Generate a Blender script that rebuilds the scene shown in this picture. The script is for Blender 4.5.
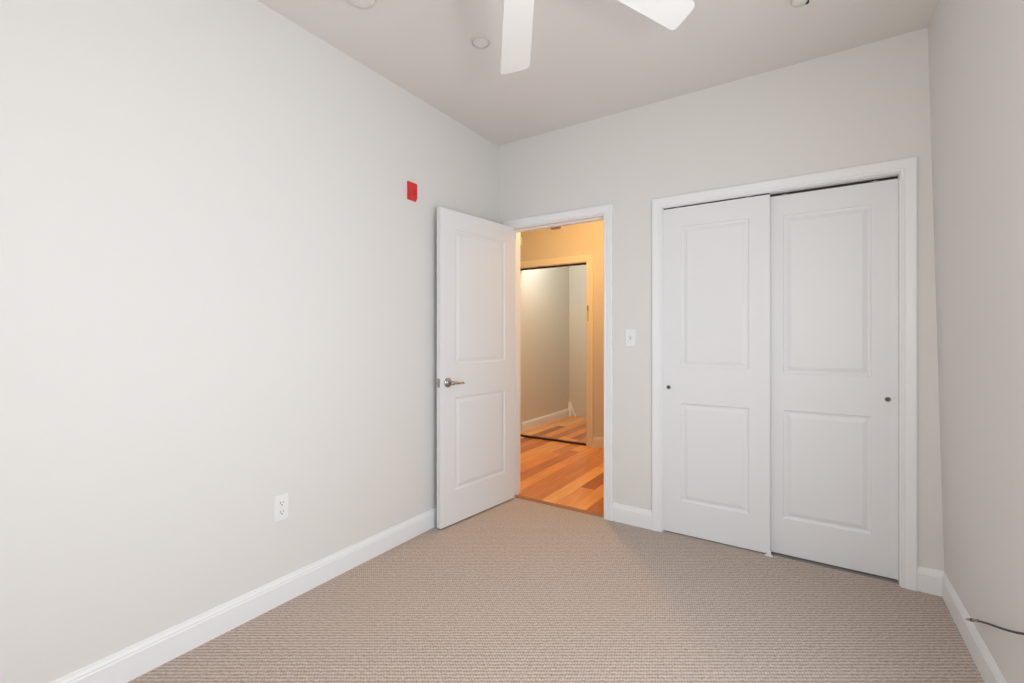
import bpy, bmesh, math, random
from mathutils import Vector, Matrix
random.seed(7)
for o in list(bpy.data.objects):
    bpy.data.objects.remove(o, do_unlink=True)
SC = bpy.context.scene
COL = SC.collection
PI = math.pi

# ------------------------------------------------------------------ room sizes (metres)
L, R, D, B, H = -2.058, 0.528, 2.950, -0.62, 2.722    # left, right, far, back wall planes and ceiling
RTOP = 0.466                                          # the right wall leans in a little towards the top
T = 0.12                                              # wall thickness
DX0, DX1, DZ = -1.936, -1.178, 2.060                  # doorway
CX0, CX1, CZ = -0.794, 0.366, 2.045                   # closet opening
HY = 4.778                                             # far wall of the hall
HX0, HX1, HZ = -3.055, -2.118, 2.070                  # opening in the hall's far wall
YAW = math.radians(33.17)

# ------------------------------------------------------------------ camera
cam = bpy.data.cameras.new('camera'); camo = bpy.data.objects.new('camera', cam); COL.objects.link(camo)
cam.sensor_fit = 'HORIZONTAL'; cam.sensor_width = 36.0
cam.lens = 459.34 / 1024 * 36.0
cam.shift_y = -(341.5 - 336.03) / 1024
cam.clip_start = 0.02
camo.location = (0, 0, 1.235); camo.rotation_euler = (PI / 2, 0, YAW)
SC.camera = camo

# ------------------------------------------------------------------ world, lights, exposure
SC.view_settings.view_transform = 'Standard'; SC.view_settings.look = 'None'
SC.view_settings.gamma = 1.0; SC.view_settings.use_curve_mapping = False
SC.view_settings.exposure = 0.09
wd = bpy.data.worlds.new('sky'); SC.world = wd; wd.use_nodes = True
bg = wd.node_tree.nodes['Background']
bg.inputs[0].default_value = (0.80, 0.90, 1.0, 1); bg.inputs[1].default_value = 1.0

def area(name, loc, rot, sx, sy, power, color):
    l = bpy.data.lights.new(name, 'AREA'); l.shape = 'RECTANGLE'; l.size = sx; l.size_y = sy
    l.energy = power; l.color = color
    o = bpy.data.objects.new(name, l); COL.objects.link(o); o.location = loc; o.rotation_euler = rot
    return o
def lamp(name, loc, power, color, r):
    l = bpy.data.lights.new(name, 'POINT'); l.energy = power; l.color = color; l.shadow_soft_size = r
    o = bpy.data.objects.new(name, l); COL.objects.link(o); o.location = loc
    return o
W1 = (0.33, 1.66, 0.40, 1.85)     # window in the right wall: y0, y1, z0, z1
W_FILL = (-1.20, 0.05, 0.60, 2.05)    # added, unseen window in the back wall, for fill light: x0, x1, z0, z1
area('daylight_side_window', (R + T + 0.05, (W1[0] + W1[1]) / 2, (W1[2] + W1[3]) / 2), (0, PI / 2, 0), W1[3] - W1[2], W1[1] - W1[0], 28, (0.76, 0.89, 1.0))
area('fill_back_window', ((W_FILL[0] + W_FILL[1]) / 2, B - T - 0.05, (W_FILL[2] + W_FILL[3]) / 2), (PI / 2, 0, 0), W_FILL[1] - W_FILL[0], W_FILL[3] - W_FILL[2], 7, (1.0, 0.98, 0.95))  # fill light of the added back window
lamp('flash_lamp', (0.21, 0.50, 1.52), 27, (1.0, 0.925, 0.85), 0.07)
lamp('hall_lamp', (-1.80, 3.68, 2.28), 37, (1.0, 0.60, 0.235), 0.06)
lamp('alcove_lamp', (-2.62, 5.10, 2.48), 20, (0.97, 1.0, 0.92), 0.10)

# ------------------------------------------------------------------ materials
def mat(name, color, rough=0.5, metal=0.0, spec=0.5, bump=None, bscale=100.0):
    m = bpy.data.materials.new(name); m.use_nodes = True
    nt = m.node_tree; b = nt.nodes['Principled BSDF']
    b.inputs['Base Color'].default_value = (*color, 1); b.inputs['Roughness'].default_value = rough
    b.inputs['Metallic'].default_value = metal; b.inputs['Specular IOR Level'].default_value = spec
    if bump:
        tc = nt.nodes.new('ShaderNodeTexCoord'); n = nt.nodes.new('ShaderNodeTexNoise')
        n.inputs['Scale'].default_value = bscale; n.inputs['Detail'].default_value = 3
        bp = nt.nodes.new('ShaderNodeBump'); bp.inputs['Strength'].default_value = bump; bp.inputs['Distance'].default_value = 0.002
        nt.links.new(tc.outputs['Object'], n.inputs['Vector']); nt.links.new(n.outputs['Fac'], bp.inputs['Height'])
        nt.links.new(bp.outputs['Normal'], b.inputs['Normal'])
    return m
M_WALL = mat('wall_paint', (0.775, 0.757, 0.738), 0.75, spec=0.25, bump=0.08, bscale=160)
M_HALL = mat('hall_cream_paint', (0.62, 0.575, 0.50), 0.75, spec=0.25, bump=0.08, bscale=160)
M_ALCOVE = mat('inner_room_paint', (0.70, 0.665, 0.60), 0.75, spec=0.25, bump=0.08, bscale=160)
M_CEIL = mat('ceiling_paint', (0.78, 0.745, 0.715), 0.85, spec=0.2, bump=0.08, bscale=140)
M_TRIM = mat('trim_paint', (0.87, 0.875, 0.885), 0.38, spec=0.4, bump=0.02, bscale=40)
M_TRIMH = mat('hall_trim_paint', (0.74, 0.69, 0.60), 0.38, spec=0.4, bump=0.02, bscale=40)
M_DOOR = mat('door_paint', (0.82, 0.825, 0.835), 0.42, spec=0.4, bump=0.03, bscale=60)
M_PLASTIC = mat('white_plastic', (0.86, 0.86, 0.85), 0.35, bump=0.01, bscale=200)
M_SLOT = mat('slot_dark', (0.03, 0.03, 0.03), 0.6)
M_SLOT2 = mat('slot_grey', (0.22, 0.22, 0.22), 0.6)
M_NICKEL = mat('satin_nickel', (0.42, 0.40, 0.38), 0.28, metal=1.0, bump=0.02, bscale=300)
M_BRASS = mat('brass_plate', (0.46, 0.30, 0.16), 0.4, metal=0.7, bump=0.02, bscale=300)
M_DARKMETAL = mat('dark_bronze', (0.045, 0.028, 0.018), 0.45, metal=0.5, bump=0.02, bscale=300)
M_RED = mat('alarm_red', (0.72, 0.03, 0.035), 0.35, bump=0.01, bscale=200)
M_BLADE = mat('fan_white', (0.84, 0.83, 0.81), 0.4, bump=0.02, bscale=60)
M_PULL = mat('pull_grey', (0.10, 0.10, 0.10), 0.4, metal=0.6, bump=0.02)
M_CABLE = mat('cable_black', (0.012, 0.012, 0.013), 0.45, bump=0.02, bscale=300)
M_CREAM = mat('cream_plastic', (0.72, 0.71, 0.64), 0.4, bump=0.01, bscale=200)
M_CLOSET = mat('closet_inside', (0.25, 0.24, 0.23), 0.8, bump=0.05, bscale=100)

def glass_mat():
    m = bpy.data.materials.new('window_glass'); m.use_nodes = True; nt = m.node_tree
    nt.nodes.clear()
    out = nt.nodes.new('ShaderNodeOutputMaterial'); mx = nt.nodes.new('ShaderNodeMixShader')
    tr = nt.nodes.new('ShaderNodeBsdfTransparent'); gl = nt.nodes.new('ShaderNodeBsdfGlossy'); gl.inputs['Roughness'].default_value = 0.02
    mx.inputs[0].default_value = 0.06
    nt.links.new(tr.outputs[0], mx.inputs[1]); nt.links.new(gl.outputs[0], mx.inputs[2]); nt.links.new(mx.outputs[0], out.inputs[0])
    return m
M_GLASS = glass_mat()

def nmath(nt, op, a, b=None, c=None):
    n = nt.nodes.new('ShaderNodeMath'); n.operation = op
    for i, v in enumerate((a, b, c)):
        if v is None: continue
        if isinstance(v, (int, float)): n.inputs[i].default_value = v
        else: nt.links.new(v, n.inputs[i])
    return n.outputs[0]

def carpet_mat():
    m = bpy.data.materials.new('carpet_loops'); m.use_nodes = True; nt = m.node_tree
    b = nt.nodes['Principled BSDF']; b.inputs['Roughness'].default_value = 0.95; b.inputs['Specular IOR Level'].default_value = 0.1
    tc = nt.nodes.new('ShaderNodeTexCoord')
    mp = nt.nodes.new('ShaderNodeMapping'); mp.inputs['Rotation'].default_value = (0, 0, -math.radians(33.2))
    nt.links.new(tc.outputs['Object'], mp.inputs['Vector'])
    # slight wobble so that the woven rows are not ruler straight
    nz = nt.nodes.new('ShaderNodeTexNoise'); nz.inputs['Scale'].default_value = 55; nz.inputs['Detail'].default_value = 3
    nt.links.new(tc.outputs['Object'], nz.inputs['Vector'])
    sp = nt.nodes.new('ShaderNodeSeparateXYZ'); nt.links.new(mp.outputs[0], sp.inputs[0])
    wob = nmath(nt, 'MULTIPLY', nmath(nt, 'SUBTRACT', nz.outputs['Fac'], 0.5), 0.014)
    y = nmath(nt, 'ADD', sp.outputs['Y'], wob)
    row = nmath(nt, 'SINE', nmath(nt, 'MULTIPLY', y, 2 * PI / 0.0168))
    row01 = nmath(nt, 'MULTIPLY_ADD', row, 0.5, 0.5)
    # loops: shifted half a loop in every other row
    par = nmath(nt, 'FLOOR', nmath(nt, 'MULTIPLY', y, 1 / 0.0168))
    x = nmath(nt, 'MULTIPLY_ADD', par, 0.0052, sp.outputs['X'])
    colw = nmath(nt, 'MULTIPLY_ADD', nmath(nt, 'SINE', nmath(nt, 'MULTIPLY', x, 2 * PI / 0.0105)), 0.5, 0.5)
    n2 = nt.nodes.new('ShaderNodeTexNoise'); n2.inputs['Scale'].default_value = 95; n2.inputs['Detail'].default_value = 2
    nt.links.new(tc.outputs['Object'], n2.inputs['Vector'])
    h = nmath(nt, 'ADD', nmath(nt, 'MULTIPLY', row01, 0.36), nmath(nt, 'MULTIPLY', colw, 0.22))
    h = nmath(nt, 'ADD', h, nmath(nt, 'MULTIPLY', n2.outputs['Fac'], 0.72))
    ramp = nt.nodes.new('ShaderNodeValToRGB')
    ramp.color_ramp.elements[0].position = 0.20; ramp.color_ramp.elements[0].color = CARPET_DARK
    ramp.color_ramp.elements[1].position = 0.95; ramp.color_ramp.elements[1].color = CARPET_LIGHT
    nt.links.new(h, ramp.inputs[0]); nt.links.new(ramp.outputs[0], b.inputs['Base Color'])
    bp = nt.nodes.new('ShaderNodeBump'); bp.inputs['Strength'].default_value = 0.5; bp.inputs['Distance'].default_value = 0.003
    nt.links.new(h, bp.inputs['Height']); nt.links.new(bp.outputs[0], b.inputs['Normal'])
    return m
CARPET_DARK = (0.235, 0.183, 0.152, 1); CARPET_LIGHT = (0.66, 0.565, 0.505, 1)
M_CARPET = carpet_mat()

def wood_mat():
    m = bpy.data.materials.new('wood_planks'); m.use_nodes = True; nt = m.node_tree
    b = nt.nodes['Principled BSDF']; b.inputs['Roughness'].default_value = 0.22; b.inputs['Specular IOR Level'].default_value = 0.5
    tc = nt.nodes.new('ShaderNodeTexCoord')
    sp = nt.nodes.new('ShaderNodeSeparateXYZ'); nt.links.new(tc.outputs['Object'], sp.inputs[0])
    W_, LEN = 0.122, 1.35
    ux = nmath(nt, 'MULTIPLY', sp.outputs['X'], 1 / W_)
    row = nmath(nt, 'FLOOR', ux)
    wn = nt.nodes.new('ShaderNodeTexWhiteNoise'); wn.noise_dimensions = '1D'; nt.links.new(row, wn.inputs['W'])
    uy = nmath(nt, 'ADD', nmath(nt, 'MULTIPLY', sp.outputs['Y'], 1 / LEN), nmath(nt, 'MULTIPLY', wn.outputs['Value'], 7.3))
    cell = nmath(nt, 'FLOOR', uy)
    cb = nt.nodes.new('ShaderNodeCombineXYZ'); nt.links.new(row, cb.inputs[0]); nt.links.new(cell, cb.inputs[1])
    w2 = nt.nodes.new('ShaderNodeTexWhiteNoise'); w2.noise_dimensions = '3D'; nt.links.new(cb.outputs[0], w2.inputs['Vector'])
    ramp = nt.nodes.new('ShaderNodeValToRGB'); cr = ramp.color_ramp
    cr.elements[0].position = 0.0; cr.elements[0].color = (0.43, 0.133, 0.042, 1)
    cr.elements[1].position = 1.0; cr.elements[1].color = (0.95, 0.475, 0.14, 1)
    for p, c in ((0.35, (0.60, 0.20, 0.056, 1)), (0.6, (0.82, 0.315, 0.080, 1)), (0.8, (0.89, 0.38, 0.104, 1))):
        e = cr.elements.new(p); e.color = c
    nt.links.new(w2.outputs['Value'], ramp.inputs[0])
    mp = nt.nodes.new('ShaderNodeMapping'); mp.inputs['Scale'].default_value = (38, 3.0, 1)
    cb2 = nt.nodes.new('ShaderNodeVectorMath'); cb2.operation = 'MULTIPLY_ADD'
    nt.links.new(w2.outputs['Color'], cb2.inputs[0]); cb2.inputs[1].default_value = (9, 9, 9); nt.links.new(tc.outputs['Object'], cb2.inputs[2])
    nt.links.new(cb2.outputs[0], mp.inputs['Vector'])
    gr = nt.nodes.new('ShaderNodeTexNoise'); gr.inputs['Scale'].default_value = 1.0; gr.inputs['Detail'].default_value = 5; gr.inputs['Distortion'].default_value = 0.6
    nt.links.new(mp.outputs[0], gr.inputs['Vector'])
    g = nmath(nt, 'MULTIPLY_ADD', gr.outputs['Fac'], 0.75, 0.62)
    fx = nmath(nt, 'FRACT', ux); edge = nmath(nt, 'MINIMUM', fx, nmath(nt, 'SUBTRACT', 1.0, fx))
    seam = nmath(nt, 'GREATER_THAN', edge, 0.012)
    fy = nmath(nt, 'FRACT', uy); seam2 = nmath(nt, 'GREATER_THAN', fy, 0.003)
    k = nmath(nt, 'MULTIPLY_ADD', nmath(nt, 'MULTIPLY', seam, seam2), 0.45, 0.55)
    g = nmath(nt, 'MULTIPLY', g, k)
    mul = nt.nodes.new('ShaderNodeVectorMath'); mul.operation = 'SCALE'
    nt.links.new(ramp.outputs[0], mul.inputs[0]); nt.links.new(g, mul.inputs['Scale'])
    nt.links.new(mul.outputs[0], b.inputs['Base Color'])
    bp = nt.nodes.new('ShaderNodeBump'); bp.inputs['Strength'].default_value = 0.15; bp.inputs['Distance'].default_value = 0.001
    nt.links.new(g, bp.inputs['Height']); nt.links.new(bp.outputs[0], b.inputs['Normal'])
    return m
M_WOOD = wood_mat()

# ------------------------------------------------------------------ mesh helpers
def obj(name, bm, m, parent=None, smooth=False, bevel=0.0, segs=2):
    bmesh.ops.remove_doubles(bm, verts=bm.verts, dist=1e-6)
    bmesh.ops.recalc_face_normals(bm, faces=bm.faces)
    me = bpy.data.meshes.new(name); bm.to_mesh(me); bm.free()
    me.materials.append(m)
    if smooth:
        for p in me.polygons: p.use_smooth = True
    o = bpy.data.objects.new(name, me); COL.objects.link(o)
    if parent is not None: o.parent = parent
    if bevel:
        bv = o.modifiers.new('bevel', 'BEVEL'); bv.width = bevel; bv.segments = segs; bv.limit_method = 'ANGLE'
        bv.angle_limit = math.radians(40)
    return o
def tag(o, label, cat=None, group=None, kind=None):
    o['label'] = label
    if cat: o['category'] = cat
    if group: o['group'] = group
    if kind: o['kind'] = kind
    return o
def thing(name, label, cat, loc, rotz=0, group=None):
    o = bpy.data.objects.new(name, None); COL.objects.link(o); o.empty_display_size = 0.05
    o.location = loc; o.rotation_euler = (0, 0, rotz)
    return tag(o, label, cat, group)
def struct(name, bm, m, label=None, cat=None, bevel=0.0, smooth=False):
    o = obj(name, bm, m, None, smooth, bevel); o['kind'] = 'structure'
    if label: o['label'] = label
    if cat: o['category'] = cat
    return o
def box(bm, x0, x1, y0, y1, z0, z1):
    v = [bm.verts.new((x, y, z)) for z in (z0, z1) for x, y in ((x0, y0), (x1, y0), (x1, y1), (x0, y1))]
    for f in ((3, 2, 1, 0), (4, 5, 6, 7), (0, 1, 5, 4), (1, 2, 6, 5), (2, 3, 7, 6), (3, 0, 4, 7)):
        bm.faces.new([v[i] for i in f])
    return v
def lathe(bm, prof, seg=32, mtx=None):
    """prof: list of (radius, height); closed at ends when radius is 0"""
    rings = []
    for r, z in prof:
        if r < 1e-7: rings.append([bm.verts.new((0, 0, z))])
        else: rings.append([bm.verts.new((r * math.cos(2 * PI * k / seg), r * math.sin(2 * PI * k / seg), z)) for k in range(seg)])
    for a, b in zip(rings, rings[1:]):
        for k in range(seg):
            k2 = (k + 1) % seg
            if len(a) == 1 and len(b) == 1: continue
            if len(a) == 1: bm.faces.new((a[0], b[k], b[k2]))
            elif len(b) == 1: bm.faces.new((a[k], a[k2], b[0]))
            else: bm.faces.new((a[k], a[k2], b[k2], b[k]))
    if mtx is not None: bmesh.ops.transform(bm, matrix=mtx, verts=[v for r in rings for v in r])
def tube(bm, pts, rad, seg=10, caps=True):
    pts = [Vector(p) for p in pts]; n = len(pts)
    if isinstance(rad, (int, float)): rad = [rad] * n
    up = Vector((0.13, 0.21, 1)).normalized(); rings = []
    for i, p in enumerate(pts):
        t = (pts[min(i + 1, n - 1)] - pts[max(i - 1, 0)]).normalized()
        a = t.cross(up)
        if a.length < 1e-4: a = t.cross(Vector((1, 0, 0)))
        a.normalize(); b = t.cross(a)
        rings.append([bm.verts.new(p + (a * math.cos(2 * PI * k / seg) + b * math.sin(2 * PI * k / seg)) * rad[i]) for k in range(seg)])
    for a, b in zip(rings, rings[1:]):
        for k in range(seg): bm.faces.new((a[k], a[(k + 1) % seg], b[(k + 1) % seg], b[k]))
    if caps:
        bm.faces.new(rings[0][::-1]); bm.faces.new(rings[-1])
def bez(ps, n=24):
    """Catmull-Rom through the points"""
    ps = [Vector(p) for p in ps]; q = [ps[0] * 2 - ps[1]] + ps + [ps[-1] * 2 - ps[-2]]; out = []
    for i in range(1, len(q) - 2):
        for k in range(n):
            t = k / n; a, b, c, d = q[i - 1], q[i], q[i + 1], q[i + 2]
            out.append(0.5 * ((2 * b) + (c - a) * t + (2 * a - 5 * b + 4 * c - d) * t * t + (3 * b - a - 3 * c + d) * t ** 3))
    out.append(ps[-1]); return out
def wall_slab(u0, u1, z0, z1, holes, to3, thick):
    """wall with rectangular holes; to3(u, z, depth) -> point; holes: (u0, u1, z0, z1)"""
    bm = bmesh.new()
    us = sorted({u0, u1, *[h[0] for h in holes], *[h[1] for h in holes]})
    zs = sorted({z0, z1, *[h[2] for h in holes], *[h[3] for h in holes]})
    def solid(i, j):
        if i < 0 or j < 0 or i >= len(us) - 1 or j >= len(zs) - 1: return False
        cu, cz = (us[i] + us[i + 1]) / 2, (zs[j] + zs[j + 1]) / 2
        return not any(h[0] < cu < h[1] and h[2] < cz < h[3] for h in holes)
    def q(*p): bm.faces.new([bm.verts.new(to3(*a)) for a in p])
    for i in range(len(us) - 1):
        for j in range(len(zs) - 1):
            if not solid(i, j): continue
            a, b, c, d = us[i], us[i + 1], zs[j], zs[j + 1]
            q((a, c, 0), (b, c, 0), (b, d, 0), (a, d, 0)); q((a, c, thick), (b, c, thick), (b, d, thick), (a, d, thick))
            if not solid(i - 1, j): q((a, c, 0), (a, d, 0), (a, d, thick), (a, c, thick))
            if not solid(i + 1, j): q((b, c, 0), (b, d, 0), (b, d, thick), (b, c, thick))
            if not solid(i, j - 1): q((a, c, 0), (b, c, 0), (b, c, thick), (a, c, thick))
            if not solid(i, j + 1): q((a, d, 0), (b, d, 0), (b, d, thick), (a, d, thick))
    return bm
def sweep(path, prof, to3):
    """mitred sweep of a profile (offset outward, height) round a path of (point, outward offset dir) in a plane"""
    bm = bmesh.new(); rings = []
    for (u, z), (du, dz) in path:
        rings.append([bm.verts.new(to3(u + du * a, z + dz * a, h)) for a, h in prof])
    n = len(prof)
    for a, b in zip(rings, rings[1:]):
        for k in range(n): bm.faces.new((a[k], a[(k + 1) % n], b[(k + 1) % n], b[k]))
    bm.faces.new(rings[0]); bm.faces.new(rings[-1])
    return bm
# door casing profile: (distance out from the opening, thickness off the wall)
CASING = [(0, 0), (0, 0.0135), (0.004, 0.0165), (0.011, 0.0165), (0.015, 0.0145), (0.019, 0.0165), (0.046, 0.019), (0.056, 0.019), (0.060, 0.016), (0.060, 0)]
def casing(u0, u1, zt, z0=0.0):
    return [((u0, z0), (-1, 0)), ((u0, zt), (-1, 1)), ((u1, zt), (1, 1)), ((u1, z0), (1, 0))]
BASE = [(0, 0), (0.014, 0), (0.014, 0.088), (0.0115, 0.094), (0.0115, 0.099), (0.007, 0.108), (0.005, 0.116), (0, 0.118)]
def baseboard(p0, p1, nrm):
    """straight run of skirting; nrm points into the room"""
    bm = bmesh.new(); n = len(BASE); rr = []
    for p in (p0, p1):
        rr.append([bm.verts.new((p[0] + nrm[0] * a, p[1] + nrm[1] * a, z)) for a, z in BASE])
    for k in range(n): bm.faces.new((rr[0][k], rr[0][(k + 1) % n], rr[1][(k + 1) % n], rr[1][k]))
    bm.faces.new(rr[0]); bm.faces.new(rr[1]); return bm

# ------------------------------------------------------------------ the room shell
bm = bmesh.new(); box(bm, L - T, R + T, B - T, D + 0.02, -0.10, 0.0)
struct('floor', bm, M_CARPET, 'beige looped carpet with fine woven rows covering the bedroom floor', 'carpet')
bm = bmesh.new(); box(bm, L - T, R + T, B - T, D + T, H, H + 0.12)
struct('ceiling', bm, M_CEIL, 'plain matt ceiling of the bedroom above the fan', 'ceiling')
def rx(z): return R + (RTOP - R) * z / H
struct('wall_left', wall_slab(B - T, D + T, 0, H, [], lambda u, z, d: (L - d, u, z), T), M_WALL, 'large blank pale grey wall left of the open door', 'wall')
struct('wall_far', wall_slab(L, R + 0.02, 0, H, [(DX0, DX1, 0, DZ), (CX0, CX1, 0, CZ)], lambda u, z, d: (u, D + d, z), T), M_WALL, 'pale grey far wall holding the doorway and the closet', 'wall')
struct('wall_right', wall_slab(B - T, D + T, 0, H, [W1], lambda u, z, d: (rx(z) + d, u, z), T), M_WALL, 'pale grey wall right of the closet, black cable at its foot', 'wall')
struct('wall_back', wall_slab(L, R + T, 0, H, [W_FILL], lambda u, z, d: (u, B - d, z), T), M_WALL, 'pale grey wall behind the viewpoint', 'wall')

# skirting
struct('baseboard_left', baseboard((L, B), (L, D), (1, 0)), M_TRIM, 'long white baseboard along the left wall', 'baseboard')
struct('baseboard_far', baseboard((DX1 + 0.060, D), (CX0 - 0.060, D), (0, -1)), M_TRIM, 'short white baseboard between the doorway and the closet', 'baseboard')
struct('baseboard_corner', baseboard((CX1 + 0.060, D), (R, D), (0, -1)), M_TRIM, 'very short white baseboard right of the closet casing', 'baseboard')
struct('baseboard_right', baseboard((R, D), (R, B), (-1, 0)), M_TRIM, 'white baseboard along the right wall under the black cable', 'baseboard')
struct('baseboard_back', baseboard((R, B), (L, B), (0, 1)), M_TRIM, 'white baseboard along the wall behind the viewpoint', 'baseboard')

# doorway: casing, jamb lining and stop
far3 = lambda u, z, d: (u, D - d, z)
struct('trim_1', sweep(casing(DX0, DX1, DZ), CASING, far3), M_TRIM, 'white casing around the open doorway to the hall', 'door casing')
def jamb(x0, x1, zt, y0, y1, t=0.010, yh=None):
    bm = bmesh.new()
    box(bm, x0, x0 + t, y0, y1, 0, zt - t); box(bm, x1 - t, x1, y0, y1, 0, zt - t); box(bm, x0, x1, y0, yh or y1, zt - t, zt)
    return bm
bm = jamb(DX0, DX1, DZ, D - 0.002, D + T + 0.004, 0.006)
# stop strips against which the door would close
for a in ((DX0 + 0.006, DX0 + 0.016, 0, DZ - 0.016), (DX1 - 0.016, DX1 - 0.006, 0, DZ - 0.016), (DX0 + 0.006, DX1 - 0.006, DZ - 0.016, DZ - 0.006)):
    box(bm, a[0], a[1], D + 0.045, D + 0.080, a[2], a[3])
struct('trim_2', bm, M_TRIM, 'white lining inside the doorway to the hall', 'door jamb')
struct('trim_3', sweep(casing(CX0, CX1, CZ), CASING, far3), M_TRIM, 'white casing around the sliding closet doors', 'door casing')
struct('trim_4', jamb(CX0, CX1, CZ, D - 0.002, D + T, 0.004, D + 0.046), M_TRIM, 'white lining inside the closet opening', 'door jamb')
# wooden reducer strip between carpet and planks
bm = bmesh.new(); box(bm, DX0 + 0.006, DX1 - 0.006, D + 0.005, D + 0.05, -0.01, 0.006)
struct('trim_5', bm, mat('threshold_wood', (0.36, 0.15, 0.055), 0.35, bump=0.05, bscale=60), 'narrow wooden threshold between the carpet and the hall planks', 'threshold', bevel=0.003)

# closet interior and top track
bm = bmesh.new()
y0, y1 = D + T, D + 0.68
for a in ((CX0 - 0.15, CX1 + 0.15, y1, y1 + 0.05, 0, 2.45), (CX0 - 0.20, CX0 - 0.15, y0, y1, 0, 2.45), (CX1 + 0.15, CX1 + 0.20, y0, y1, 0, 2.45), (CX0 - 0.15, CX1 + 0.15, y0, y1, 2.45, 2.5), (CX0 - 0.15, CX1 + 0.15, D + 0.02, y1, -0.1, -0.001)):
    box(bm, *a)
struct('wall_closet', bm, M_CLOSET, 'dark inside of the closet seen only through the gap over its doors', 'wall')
# ------------------------------------------------------------------ hall beyond the doorway
bm = bmesh.new(); box(bm, -3.9, -1.0, D + T, HY + 0.05, -0.10, 0.0); box(bm, DX0, DX1, D + 0.02, D + T, -0.10, 0.0); box(bm, -3.6, -1.2, HY + 0.05, 6.7, -0.10, 0.0)
struct('floor_hall', bm, M_WOOD, 'glossy orange brown wooden plank floor of the hall', 'wood floor')
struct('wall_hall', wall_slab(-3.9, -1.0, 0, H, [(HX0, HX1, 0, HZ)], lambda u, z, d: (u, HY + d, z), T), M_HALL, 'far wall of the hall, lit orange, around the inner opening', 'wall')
bm = bmesh.new(); box(bm, -3.9, -1.0, D + T, HY + T, H, H + 0.1)
struct('ceiling_hall', bm, M_CEIL, 'ceiling of the hall beyond the doorway', 'ceiling')
bm = bmesh.new(); box(bm, -4.0, -3.9, D + T, HY + T, 0, H); box(bm, -1.0, -0.95, D + T, HY + T, 0, H); box(bm, -3.9, L - T, D + T - 0.02, D + T, 0, H)
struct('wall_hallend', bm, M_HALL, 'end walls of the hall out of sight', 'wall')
hall3 = lambda u, z, d: (u, HY - d, z)
CAS2 = [(a * 1.25, h) for a, h in CASING]
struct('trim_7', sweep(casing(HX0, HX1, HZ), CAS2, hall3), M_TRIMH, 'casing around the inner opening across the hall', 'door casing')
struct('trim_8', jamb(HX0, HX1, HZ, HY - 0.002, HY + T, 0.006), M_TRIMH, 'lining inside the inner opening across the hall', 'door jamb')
bm = bmesh.new(); box(bm, HX0, HX1, HY + 0.004, HY + 0.045, -0.005, 0.020)
struct('trim_9', bm, M_DARKMETAL, 'dark strip across the floor of the inner opening', 'threshold', bevel=0.003)
bm = bmesh.new(); box(bm, HX0 + 0.006, HX1 - 0.006, HY + 0.03, HY + 0.07, HZ - 0.022, HZ - 0.006)
struct('trim_10', bm, M_DARKMETAL, 'dark strip under the head of the inner opening', 'door track', bevel=0.002)
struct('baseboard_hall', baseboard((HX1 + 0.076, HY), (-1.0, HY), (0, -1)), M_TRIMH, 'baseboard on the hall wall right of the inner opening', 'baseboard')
# room behind the inner opening
AX, AY = -3.150, 6.44
bm = bmesh.new(); box(bm, AX - 0.1, AX, HY + T, AY + 0.1, 0, H)
struct('wall_alcove', bm, M_ALCOVE, 'pale wall seen through the inner opening, baseboard at its foot', 'wall')
bm = bmesh.new(); box(bm, AX, -1.2, AY, AY + 0.1, 0, H); box(bm, -1.3, -1.2, HY + T, AY, 0, H); 
struct('wall_alcove_back', bm, M_ALCOVE, 'grey wall at the very back of the inner opening', 'wall')
bm = bmesh.new(); box(bm, AX - 0.1, -1.2, HY + T, AY + 0.1, H, H + 0.1)
struct('ceiling_alcove', bm, M_CEIL, 'ceiling behind the inner opening', 'ceiling')
struct('baseboard_alcove', baseboard((AX, HY + T), (AX, AY), (1, 0)), M_TRIM, 'white baseboard inside the inner opening', 'baseboard')
bm = bmesh.new(); box(bm, AX, AX + 0.038, AY - 0.03, AY, 0, 0.215)
v = [bm.verts.new(p) for p in ((AX + 0.036, AY - 0.018, 0.185), (AX + 0.036, AY - 0.018, 0.13), (AX + 0.085, AY - 0.018, 0.0), (AX + 0.118, AY - 0.018, 0.0))]
w = [bm.verts.new(p.co + Vector((0, 0.016, 0))) for p in v]
bm.faces.new(v); bm.faces.new(w)
for i in range(4): bm.faces.new((v[i], v[(i + 1) % 4], w[(i + 1) % 4], w[i]))
struct('trim_11', bm, mat('gloss_white', (0.94, 0.93, 0.92), 0.3, bump=0.01), 'small white post with a slanting strip in the corner of the inner opening', 'trim')

# ------------------------------------------------------------------ windows (beside the viewpoint, and one added behind it for fill)
def window(name, u0, u1, z0, z1, to3, label):
    bm = bmesh.new()
    def b3(a0, a1, c0, c1, d0, d1):
        v = [bm.verts.new(to3(u, z, d)) for d in (d0, d1) for u, z in ((a0, c0), (a1, c0), (a1, c1), (a0, c1))]
        for f in ((3, 2, 1, 0), (4, 5, 6, 7), (0, 1, 5, 4), (1, 2, 6, 5), (2, 3, 7, 6), (3, 0, 4, 7)): bm.faces.new([v[i] for i in f])
    f = 0.045
    b3(u0, u0 + f, z0, z1, 0.05, 0.09); b3(u1 - f, u1, z0, z1, 0.05, 0.09)
    b3(u0 + f, u1 - f, z0, z0 + f, 0.05, 0.09); b3(u0 + f, u1 - f, z1 - f, z1, 0.05, 0.09)
    zm = (z0 + z1) / 2; b3(u0 + f, u1 - f, zm - 0.02, zm + 0.02, 0.05, 0.09)
    o = struct(name, bm, M_TRIM, label, 'window', bevel=0.003)
    bm = bmesh.new(); b3(u0 + f, u1 - f, z0 + f, z1 - f, 0.068, 0.071); obj('window_glass', bm, M_GLASS, o)
    bm = bmesh.new(); b3(u0 - 0.06, u1 + 0.06, z0 - 0.02, z0 + 0.005, -0.05, 0.052); obj('window_sill', bm, M_TRIM, o, bevel=0.004)
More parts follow.
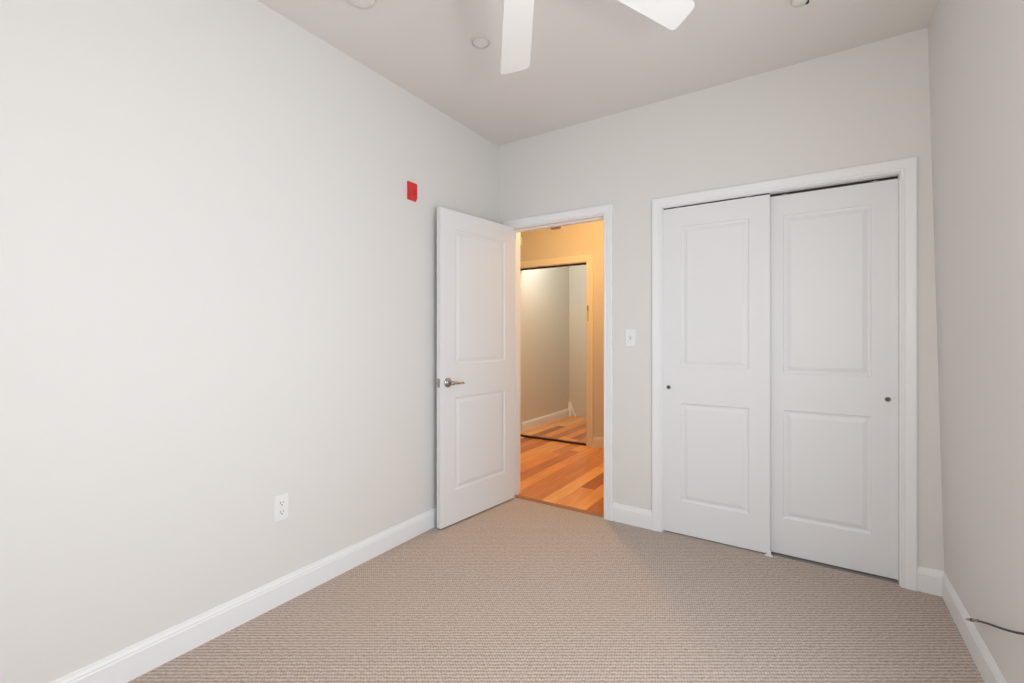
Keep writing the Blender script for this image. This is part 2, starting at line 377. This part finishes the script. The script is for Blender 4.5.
window('window_1', *W1, lambda u, z, d: (rx(z) + d, u, z), 'white framed window in the right wall beside the viewpoint')
window('fill_window', *W_FILL, lambda u, z, d: (u, B - d, z), 'white framed window added for fill light in the unseen wall behind the viewpoint')

# ------------------------------------------------------------------ panelled doors
def panel_door(w, h, t, panels, zsplit=None):
    """slab x 0..w, y 0 (front) .. t (back), z 0..h, moulded panels on both faces"""
    bm = bmesh.new()
    steps = [(0.0, 0.0), (0.004, 0.0055), (0.012, 0.0075), (0.017, 0.0075), (0.036, 0.0015), (0.040, 0.001)]
    def face(y, sgn):
        xs = sorted({0, w, *[p[0] for p in panels], *[p[1] for p in panels]}); zs = sorted({0, h, *[p[2] for p in panels], *[p[3] for p in panels]})
        for i in range(len(xs) - 1):
            for j in range(len(zs) - 1):
                a, b, c, d = xs[i], xs[i + 1], zs[j], zs[j + 1]
                if any(p[0] - 1e-6 <= a and b <= p[1] + 1e-6 and p[2] - 1e-6 <= c and d <= p[3] + 1e-6 for p in panels): continue
                bm.faces.new([bm.verts.new(p) for p in ((a, y, c), (b, y, c), (b, y, d), (a, y, d))])
        for x0, x1, z0, z1 in panels:
            prev = None
            for s, dep in steps:
                r = [bm.verts.new((x, y + sgn * dep, z)) for x, z in ((x0 + s, z0 + s), (x1 - s, z0 + s), (x1 - s, z1 - s), (x0 + s, z1 - s))]
                if prev:
                    for k in range(4): bm.faces.new((prev[k], prev[(k + 1) % 4], r[(k + 1) % 4], r[k]))
                prev = r
            bm.faces.new(prev)
    face(0, 1); face(t, -1)
    for p in (((0, 0, 0), (0, t, 0), (0, t, h), (0, 0, h)), ((w, 0, 0), (w, t, 0), (w, t, h), (w, 0, h)), ((0, 0, 0), (w, 0, 0), (w, t, 0), (0, t, 0)), ((0, 0, h), (w, 0, h), (w, t, h), (0, t, h))):
        bm.faces.new([bm.verts.new(q) for q in p])
    return bm

# the hinged door, swung open against the left wall; local x = 0 at the hinge edge .. w at the latch edge
DW, DH, DT = 0.745, 2.046, 0.035
hinge = Vector((-1.892, 2.930, 0.010)); free = Vector((-1.973, 2.190, 0.010))
ang = math.atan2(free.y - hinge.y, free.x - hinge.x)
# local +y must point to the wall (away from the room): mirror so the face at y = 0 looks into the room
door1 = struct('door_1', panel_door(DW, DH, DT, [(0.112, DW - 0.130, 0.214, 0.822), (0.112, DW - 0.130, 1.042, 1.924)]), M_DOOR,
               'white two panel hinged door standing open against the left wall', 'door', bevel=0.0012)
door1.location = hinge; door1.rotation_euler = (0, 0, ang)
# after this rotation local +y points to +x (room); flip mesh so the thickness goes to -x
for v in door1.data.vertices: v.co.y = -v.co.y
door1.data.flip_normals()
HZ1 = 0.925; HXc = DW - 0.062
rot_face = Matrix.Rotation(-PI / 2, 4, 'X')      # lathe axis z -> +y (into the room)
hd = bmesh.new(); lathe(hd, [(0, 0), (0.031, 0), (0.032, 0.003), (0.030, 0.007), (0.022, 0.010), (0.013, 0.012), (0.011, 0.016), (0.0105, 0.040), (0.0135, 0.044), (0.0135, 0.056), (0.010, 0.060), (0, 0.061)], 28, Matrix.Translation((HXc, 0, HZ1)) @ rot_face)
handle = obj('door_handle', hd, M_NICKEL, door1, smooth=True); handle['label'] = 'satin nickel lever handle'
lv = bmesh.new()
pts = bez([(HXc, 0.051, HZ1), (HXc - 0.022, 0.053, HZ1 + 0.002), (HXc - 0.055, 0.052, HZ1 - 0.004), (HXc - 0.085, 0.048, HZ1 - 0.002), (HXc - 0.108, 0.040, HZ1 - 0.011)], 8)
n = len(pts); tube(lv, pts, [0.0098 - 0.0045 * i / (n - 1) for i in range(n)], 12)
obj('lever', lv, M_NICKEL, handle, smooth=True)
bm = bmesh.new(); box(bm, DW - 0.0005, DW + 0.0012, -0.029, -0.006, HZ1 - 0.028, HZ1 + 0.028)
latch = obj('latch_plate', bm, M_NICKEL, door1, bevel=0.0004); latch['label'] = 'satin nickel latch plate on the door edge'
bm = bmesh.new(); box(bm, DW + 0.001, DW + 0.010, -0.024, -0.011, HZ1 - 0.008, HZ1 + 0.008); obj('latch_bolt', bm, M_NICKEL, latch, bevel=0.002)
for hz in (0.20, 1.02, 1.82):
    bm = bmesh.new(); lathe(bm, [(0, 0), (0.006, 0), (0.006, 0.088), (0.0035, 0.093), (0, 0.094)], 12, Matrix.Translation((-0.006, -DT - 0.006, hz)))
    box(bm, -0.004, 0.028, -DT - 0.0022, -DT + 0.0006, hz, hz + 0.088)
    obj('hinge', bm, M_NICKEL, door1)

# the two sliding closet doors
def slide_door(name, x0, x1, yf, zt, knob_x, label, hang, shade_top, panel_z):
    w = x1 - x0
    p = [(0.108, w - 0.106, 0.203, 0.812), (0.108, w - 0.106, panel_z, 1.908)]
    o = struct(name, panel_door(w, zt - 0.007, 0.033, p), M_DOOR, label, 'sliding door', bevel=0.0012)
    o.location = (x0, yf, 0.007)
    rf = Matrix.Rotation(PI / 2, 4, 'X')     # lathe axis z -> -y (into the room)
    bm = bmesh.new(); lathe(bm, [(0, -0.004), (0.009, -0.004), (0.0095, 0.0008), (0.0115, 0.0025), (0.0135, 0.0012), (0.0135, -0.002)], 24, Matrix.Translation((knob_x - x0, 0, 0.906)) @ rf)
    k = obj('finger_pull', bm, M_NICKEL, o, smooth=True); k['label'] = 'round metal finger pull'
    bm = bmesh.new(); lathe(bm, [(0, 0.0002), (0.0092, 0.0002), (0.0092, 0.0013), (0.004, 0.0006), (0, 0.0006)], 20, Matrix.Translation((knob_x - x0, 0, 0.906)) @ rf)
    obj('pull_recess', bm, M_PULL, k)
    bm = bmesh.new(); box(bm, 0.003, w - 0.003, 0.002, 0.030, zt - 0.008, shade_top)  # dark strip stands in for the shade in the gap over the door
    k = obj('gap_shade_strip', bm, M_DARKMETAL, o); k['label'] = 'dark strip along the top edge standing in for the shaded gap'
    for hx in hang:
        bm = bmesh.new(); z = zt - 0.007
        box(bm, hx - x0 - 0.016, hx - x0 + 0.016, -0.0008, 0.0022, z - 0.002, z + 0.004)
        box(bm, hx - x0 - 0.004, hx - x0 + 0.004, -0.001, 0.003, z, z + 0.007)
        obj('roller_hanger', bm, M_NICKEL, o, bevel=0.0006)
    return o
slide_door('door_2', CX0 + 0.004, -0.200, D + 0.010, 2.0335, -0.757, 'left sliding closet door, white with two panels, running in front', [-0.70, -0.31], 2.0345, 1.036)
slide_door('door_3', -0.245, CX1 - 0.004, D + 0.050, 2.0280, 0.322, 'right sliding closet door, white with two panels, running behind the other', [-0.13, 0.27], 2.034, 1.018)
gd = thing('floor_guide', 'tiny white guide block on the carpet where the two closet doors meet', 'door guide', (-0.205, D + 0.000, 0))
bm = bmesh.new(); box(bm, -0.020, 0.020, -0.010, 0.009, 0, 0.004); obj('base', bm, M_PLASTIC, gd, bevel=0.001)
bm = bmesh.new(); box(bm, -0.010, 0.012, -0.006, 0.004, 0.003, 0.030); obj('fin', bm, M_PLASTIC, gd, bevel=0.002)

# ------------------------------------------------------------------ things on the walls
def rounded_plate(w, h, t, r=0.006, dome=0.002):
    """plate in the x-z plane, front at y = -t"""
    bm = bmesh.new(); rings = []
    for ins, y in ((0, 0), (0, -t * 0.5), (dome, -t)):
        ring = []
        for cx, cz, a0 in ((w / 2 - r, h / 2 - r, 0), (-w / 2 + r, h / 2 - r, 90), (-w / 2 + r, -h / 2 + r, 180), (w / 2 - r, -h / 2 + r, 270)):
            for k in range(5):
                a = math.radians(a0 + 22.5 * k); rr = r - ins
                ring.append(bm.verts.new((cx + rr * math.cos(a), y, cz + rr * math.sin(a))))
        rings.append(ring)
    n = len(rings[0])
    for a, b in zip(rings, rings[1:]):
        for k in range(n): bm.faces.new((a[k], a[(k + 1) % n], b[(k + 1) % n], b[k]))
    bm.faces.new(rings[0][::-1]); bm.faces.new(rings[-1]); return bm
def ycyl(bm, x, z, y0, y1, r, seg=16):
    lathe(bm, [(0, 0), (r, 0), (r, y0 - y1), (0, y0 - y1)], seg, Matrix.Translation((x, y0, z)) @ Matrix.Rotation(PI / 2, 4, 'X'))
# outlet on the left wall (local -y looks into the room)
ol = thing('power_outlet', 'white duplex power outlet low on the left wall', 'outlet', (L, 1.194, 0.442), PI / 2)
obj('cover_plate', rounded_plate(0.070, 0.116, 0.006), M_PLASTIC, ol)
for s in (1, -1):
    f = obj('receptacle', rounded_plate(0.034, 0.030, 0.0085, 0.010, 0.001), M_PLASTIC, ol); f.location = (0, 0, s * 0.0205)
    bm = bmesh.new()
    box(bm, -0.0085, -0.0058, -0.0092, -0.008, 0.000, 0.009); box(bm, 0.0058, 0.0085, -0.0092, -0.008, 0.001, 0.008); ycyl(bm, 0, -0.007, -0.008, -0.0092, 0.0032)
    sl = obj('slots', bm, M_SLOT2, f); sl['label'] = 'dark plug slots'
bm = bmesh.new(); ycyl(bm, 0, 0, -0.006, -0.0075, 0.0035); obj('screw', bm, M_PLASTIC, ol)
# switch beside the doorway
sw = thing('light_switch', 'white toggle light switch between the doorway and the closet', 'light switch', (-0.998, D, 1.224))
obj('switch_plate', rounded_plate(0.070, 0.114, 0.006), M_PLASTIC, sw)
bm = bmesh.new(); box(bm, -0.006, 0.006, -0.0068, -0.0055, -0.013, 0.013); obj('toggle_slot', bm, mat('toggle_grey', (0.6, 0.6, 0.6), 0.5), sw)
bm = bmesh.new()
v = [bm.verts.new(p) for p in ((-0.0045, -0.006, -0.006), (0.0045, -0.006, -0.006), (0.0045, -0.006, 0.008), (-0.0045, -0.006, 0.008), (-0.0035, -0.018, 0.006), (0.0035, -0.018, 0.006), (0.0035, -0.017, 0.012), (-0.0035, -0.017, 0.012))]
for f in ((0, 1, 5, 4), (1, 2, 6, 5), (2, 3, 7, 6), (3, 0, 4, 7), (4, 5, 6, 7), (3, 2, 1, 0)): bm.faces.new([v[i] for i in f])
obj('toggle', bm, M_PLASTIC, sw, bevel=0.0008)
for s in (1, -1):
    bm = bmesh.new(); ycyl(bm, 0, s * 0.030, -0.006, -0.0072, 0.003); obj('screw', bm, M_PLASTIC, sw)
# red alarm unit high on the left wall
al = thing('fire_alarm', 'small red alarm box high on the left wall above the open door', 'fire alarm', (L, 2.020, 2.064), PI / 2)
f = obj('back_box', rounded_plate(0.070, 0.110, 0.010, 0.004, 0.001), M_RED, al); f.location = (0, 0, 0.057)
f = obj('front_cover', rounded_plate(0.062, 0.102, 0.024, 0.008, 0.004), M_RED, al); f.location = (0, 0, 0.057)
bm = bmesh.new()
for k in range(6): box(bm, -0.018, 0.018, -0.0252, -0.0235, 0.030 + k * 0.005, 0.032 + k * 0.005)
obj('sound_grille', bm, mat('alarm_dark_red', (0.58, 0.02, 0.028), 0.5), al)

# black coaxial cable sticking out low on the right wall
cb = thing('coaxial_cable', 'black cable with a bare silver plug end poking out low on the right wall', 'cable', (R - 0.010, 1.768, 0.438))
base = Vector((R - 0.010, 1.768, 0.438))
cpts = [(0.521, 1.768, 0.438), (0.507, 1.774, 0.437), (0.494, 1.800, 0.427), (0.492, 1.845, 0.408), (0.492, 1.918, 0.374), (0.492, 2.021, 0.329), (0.492, 2.150, 0.276), (0.492, 2.270, 0.224)]
bm = bmesh.new(); tube(bm, [p - base for p in bez(cpts, 8)], 0.0034, 12); obj('cable_sheath', bm, M_CABLE, cb, smooth=True)
e0 = Vector(cpts[-1]) - base; dr = (Vector((0.492, 2.420, 0.153)) - Vector(cpts[-1])).normalized()
bm = bmesh.new(); tube(bm, [e0 - dr * 0.004, e0 + dr * 0.060], 0.0052, 14); cn = obj('plug_connector', bm, M_NICKEL, cb); cn['label'] = 'silver plug connector'
bm = bmesh.new(); tube(bm, [e0 + dr * 0.060, e0 + dr * 0.080], 0.0058, 14); obj('rubber_ring', bm, M_CABLE, cn)
bm = bmesh.new(); tube(bm, [e0 + dr * 0.080, e0 + dr * 0.140], 0.0054, 6, caps=False); tube(bm, [e0 + dr * 0.080, e0 + dr * 0.150], 0.0010, 8)
obj('nut', bm, M_NICKEL, cn)
bm = bmesh.new(); lathe(bm, [(0, 0), (0.012, 0), (0.010, 0.004), (0.0045, 0.007), (0.0034, 0.008)], 20, Matrix.Rotation(-PI / 2, 4, 'Y')); obj('grommet', bm, M_PLASTIC, cb)

# ------------------------------------------------------------------ things on the ceiling
FZ = 2.335
fan = thing('ceiling_fan', 'white ceiling fan whose blades reach into the top of the photo', 'ceiling fan', (-0.654, 1.054, H))
bm = bmesh.new(); lathe(bm, [(0, 0), (0.068, 0), (0.070, -0.012), (0.060, -0.040), (0.030, -0.056), (0.014, -0.060), (0, -0.060)], 36); obj('canopy', bm, M_BLADE, fan, smooth=True)
bm = bmesh.new(); lathe(bm, [(0, -0.05), (0.0125, -0.05), (0.0125, -0.27), (0, -0.27)], 20); obj('downrod', bm, M_BLADE, fan, smooth=True)
bm = bmesh.new(); lathe(bm, [(0, -0.245), (0.030, -0.245), (0.045, -0.260), (0.090, -0.270), (0.108, -0.295), (0.110, -0.345), (0.100, -0.370), (0.070, -0.388), (0.060, -0.410), (0.040, -0.428), (0, -0.434)], 44); obj('motor_housing', bm, M_BLADE, fan, smooth=True)
def blade_bm():
    """blade along +x, flat, pitched about its own axis"""
    bm = bmesh.new(); t = 0.005; r0, r1 = 0.135, FAN_R
    w0, w1, ob = 0.047, 0.0615, 0.0140          # half widths at root and tip, slant of the tip
    out = [(r0, -w0 + 0.012), (r0 + 0.012, -w0)]
    def corner(px, py, prev, nxt, rc):
        p, a, b = Vector((px, py)), Vector(prev), Vector(nxt)
        a = p + (a - p).normalized() * rc; b = p + (b - p).normalized() * rc
        return [tuple(a * (1 - k) ** 2 + p * 2 * k * (1 - k) + b * k * k) for k in (0, 0.17, 0.33, 0.5, 0.67, 0.83, 1)]
    c0, c1 = (r1 - ob, -w1), (r1 + ob, w1)
    out += corner(*c0, (r0, -w0), c1, 0.034) + corner(*c1, c0, (r0, w0), 0.022)
    out += [(r0 + 0.012, w0), (r0, w0 - 0.012)]
    lo = [bm.verts.new((x, y, -t)) for x, y in out]; hi = [bm.verts.new((x, y, 0)) for x, y in out]; n = len(out)
    bm.faces.new(lo[::-1]); bm.faces.new(hi)
    for k in range(n): bm.faces.new((lo[k], lo[(k + 1) % n], hi[(k + 1) % n], hi[k]))
    return bm
FAN_R = 0.665
fwd = PI / 2 + YAW
for deg in (1.5, 76.0, 151.0, 226.0, 301.2):
    a = fwd + math.radians(deg)
    M4 = Matrix.Rotation(a, 4, 'Z') @ Matrix.Translation((0, 0, FZ - H)) @ Matrix.Rotation(math.radians(-7), 4, 'X')
    bl = obj('blade', blade_bm(), M_BLADE, fan, bevel=0.0015); bl.matrix_local = M4
    bm = bmesh.new(); box(bm, 0.080, 0.16, -0.016, 0.016, 0.000, 0.005); box(bm, 0.14, 0.20, -0.030, 0.030, 0.000, 0.004)
    obj('blade_bracket', bm, M_BLADE, bl, bevel=0.001)

cp = thing('ceiling_cover_plate', 'small round flush cover plate on the ceiling beside the fan blade', 'cover plate', (-1.403, 1.858, H))
bm = bmesh.new(); lathe(bm, [(0, -0.004), (0.036, -0.004), (0.039, -0.0025)], 40); obj('disc', bm, M_CEIL, cp)
bm = bmesh.new(); lathe(bm, [(0.041, -0.001), (0.041, -0.005), (0.047, -0.006), (0.050, -0.003), (0.050, 0.0)], 40); obj('rim', bm, mat('plate_rim', (0.66, 0.61, 0.57), 0.6, bump=0.02), cp, smooth=True)

sd = thing('smoke_detector', 'round pale smoke detector on the ceiling, cut by the top edge left of the fan', 'smoke detector', (-1.636, 1.304, H))
bm = bmesh.new(); lathe(bm, [(0, 0), (0.072, 0), (0.072, -0.008), (0.066, -0.011), (0, -0.011)], 40); obj('base', bm, M_CEIL, sd)
bm = bmesh.new(); lathe(bm, [(0, -0.011), (0.060, -0.011), (0.066, -0.018), (0.060, -0.030), (0.040, -0.036), (0, -0.037)], 40); obj('cap', bm, M_CEIL, sd, smooth=True)

cs = thing('ceiling_sensor', 'small off-white ceiling fitting with a dark side, cut by the top edge above the closet', 'sensor', (-0.046, 2.362, H), YAW)
bm = bmesh.new(); lathe(bm, [(0, 0), (0.040, 0), (0.040, -0.008), (0.034, -0.011), (0, -0.011)], 32); obj('base', bm, M_CREAM, cs)
bm = bmesh.new(); lathe(bm, [(0, -0.010), (0.030, -0.010), (0.031, -0.030), (0.026, -0.037), (0, -0.039)], 32); obj('body', bm, M_CREAM, cs, smooth=True)
bm = bmesh.new(); lathe(bm, [(0, -0.006), (0.009, -0.006), (0.009, -0.026), (0.007, -0.031), (0, -0.032)], 20, Matrix.Translation((0.037, 0.008, 0))); k = obj('side_lens', bm, M_SLOT, cs, smooth=True); k['label'] = 'dark lens on one side'

# ------------------------------------------------------------------ small fittings of the hall
ch = thing('door_chime', 'small white box high on the hall wall at the left of the doorway', 'chime box', (-3.012, HY, 2.34))
bm = bmesh.new(); box(bm, -0.035, 0.035, -0.028, 0, 0, 0.105); obj('housing', bm, M_PLASTIC, ch, bevel=0.005)
bm = bmesh.new()
for k in range(4): box(bm, -0.022, 0.022, -0.0290, -0.0275, 0.02 + k * 0.02, 0.026 + k * 0.02)
obj('vents', bm, M_CREAM, ch)
pl = thing('pull_plate', 'small dark metal plate with a thin groove on the casing across the hall', 'latch plate', (-2.098, HY - 0.0165, 1.46))
bm = bmesh.new(); box(bm, -0.010, 0.010, -0.006, 0.001, 0.06, 0.115); obj('plate', bm, M_BRASS, pl, bevel=0.001)
bm = bmesh.new(); box(bm, -0.004, 0.004, -0.003, 0.001, -0.06, 0.06); obj('groove_strip', bm, M_BRASS, pl, bevel=0.001)
st = thing('head_plate', 'small tan metal plate under the head of the doorway', 'metal plate', (-1.606, D + 0.104, DZ - 0.010))
bm = bmesh.new(); box(bm, -0.037, 0.037, -0.014, 0.014, -0.014, 0.0); obj('plate', bm, M_BRASS, st, bevel=0.0008)
bm = bmesh.new(); lathe(bm, [(0, -0.019), (0.006, -0.017), (0.008, -0.012), (0.008, 0)], 16); obj('catch', bm, M_BRASS, st, smooth=True)
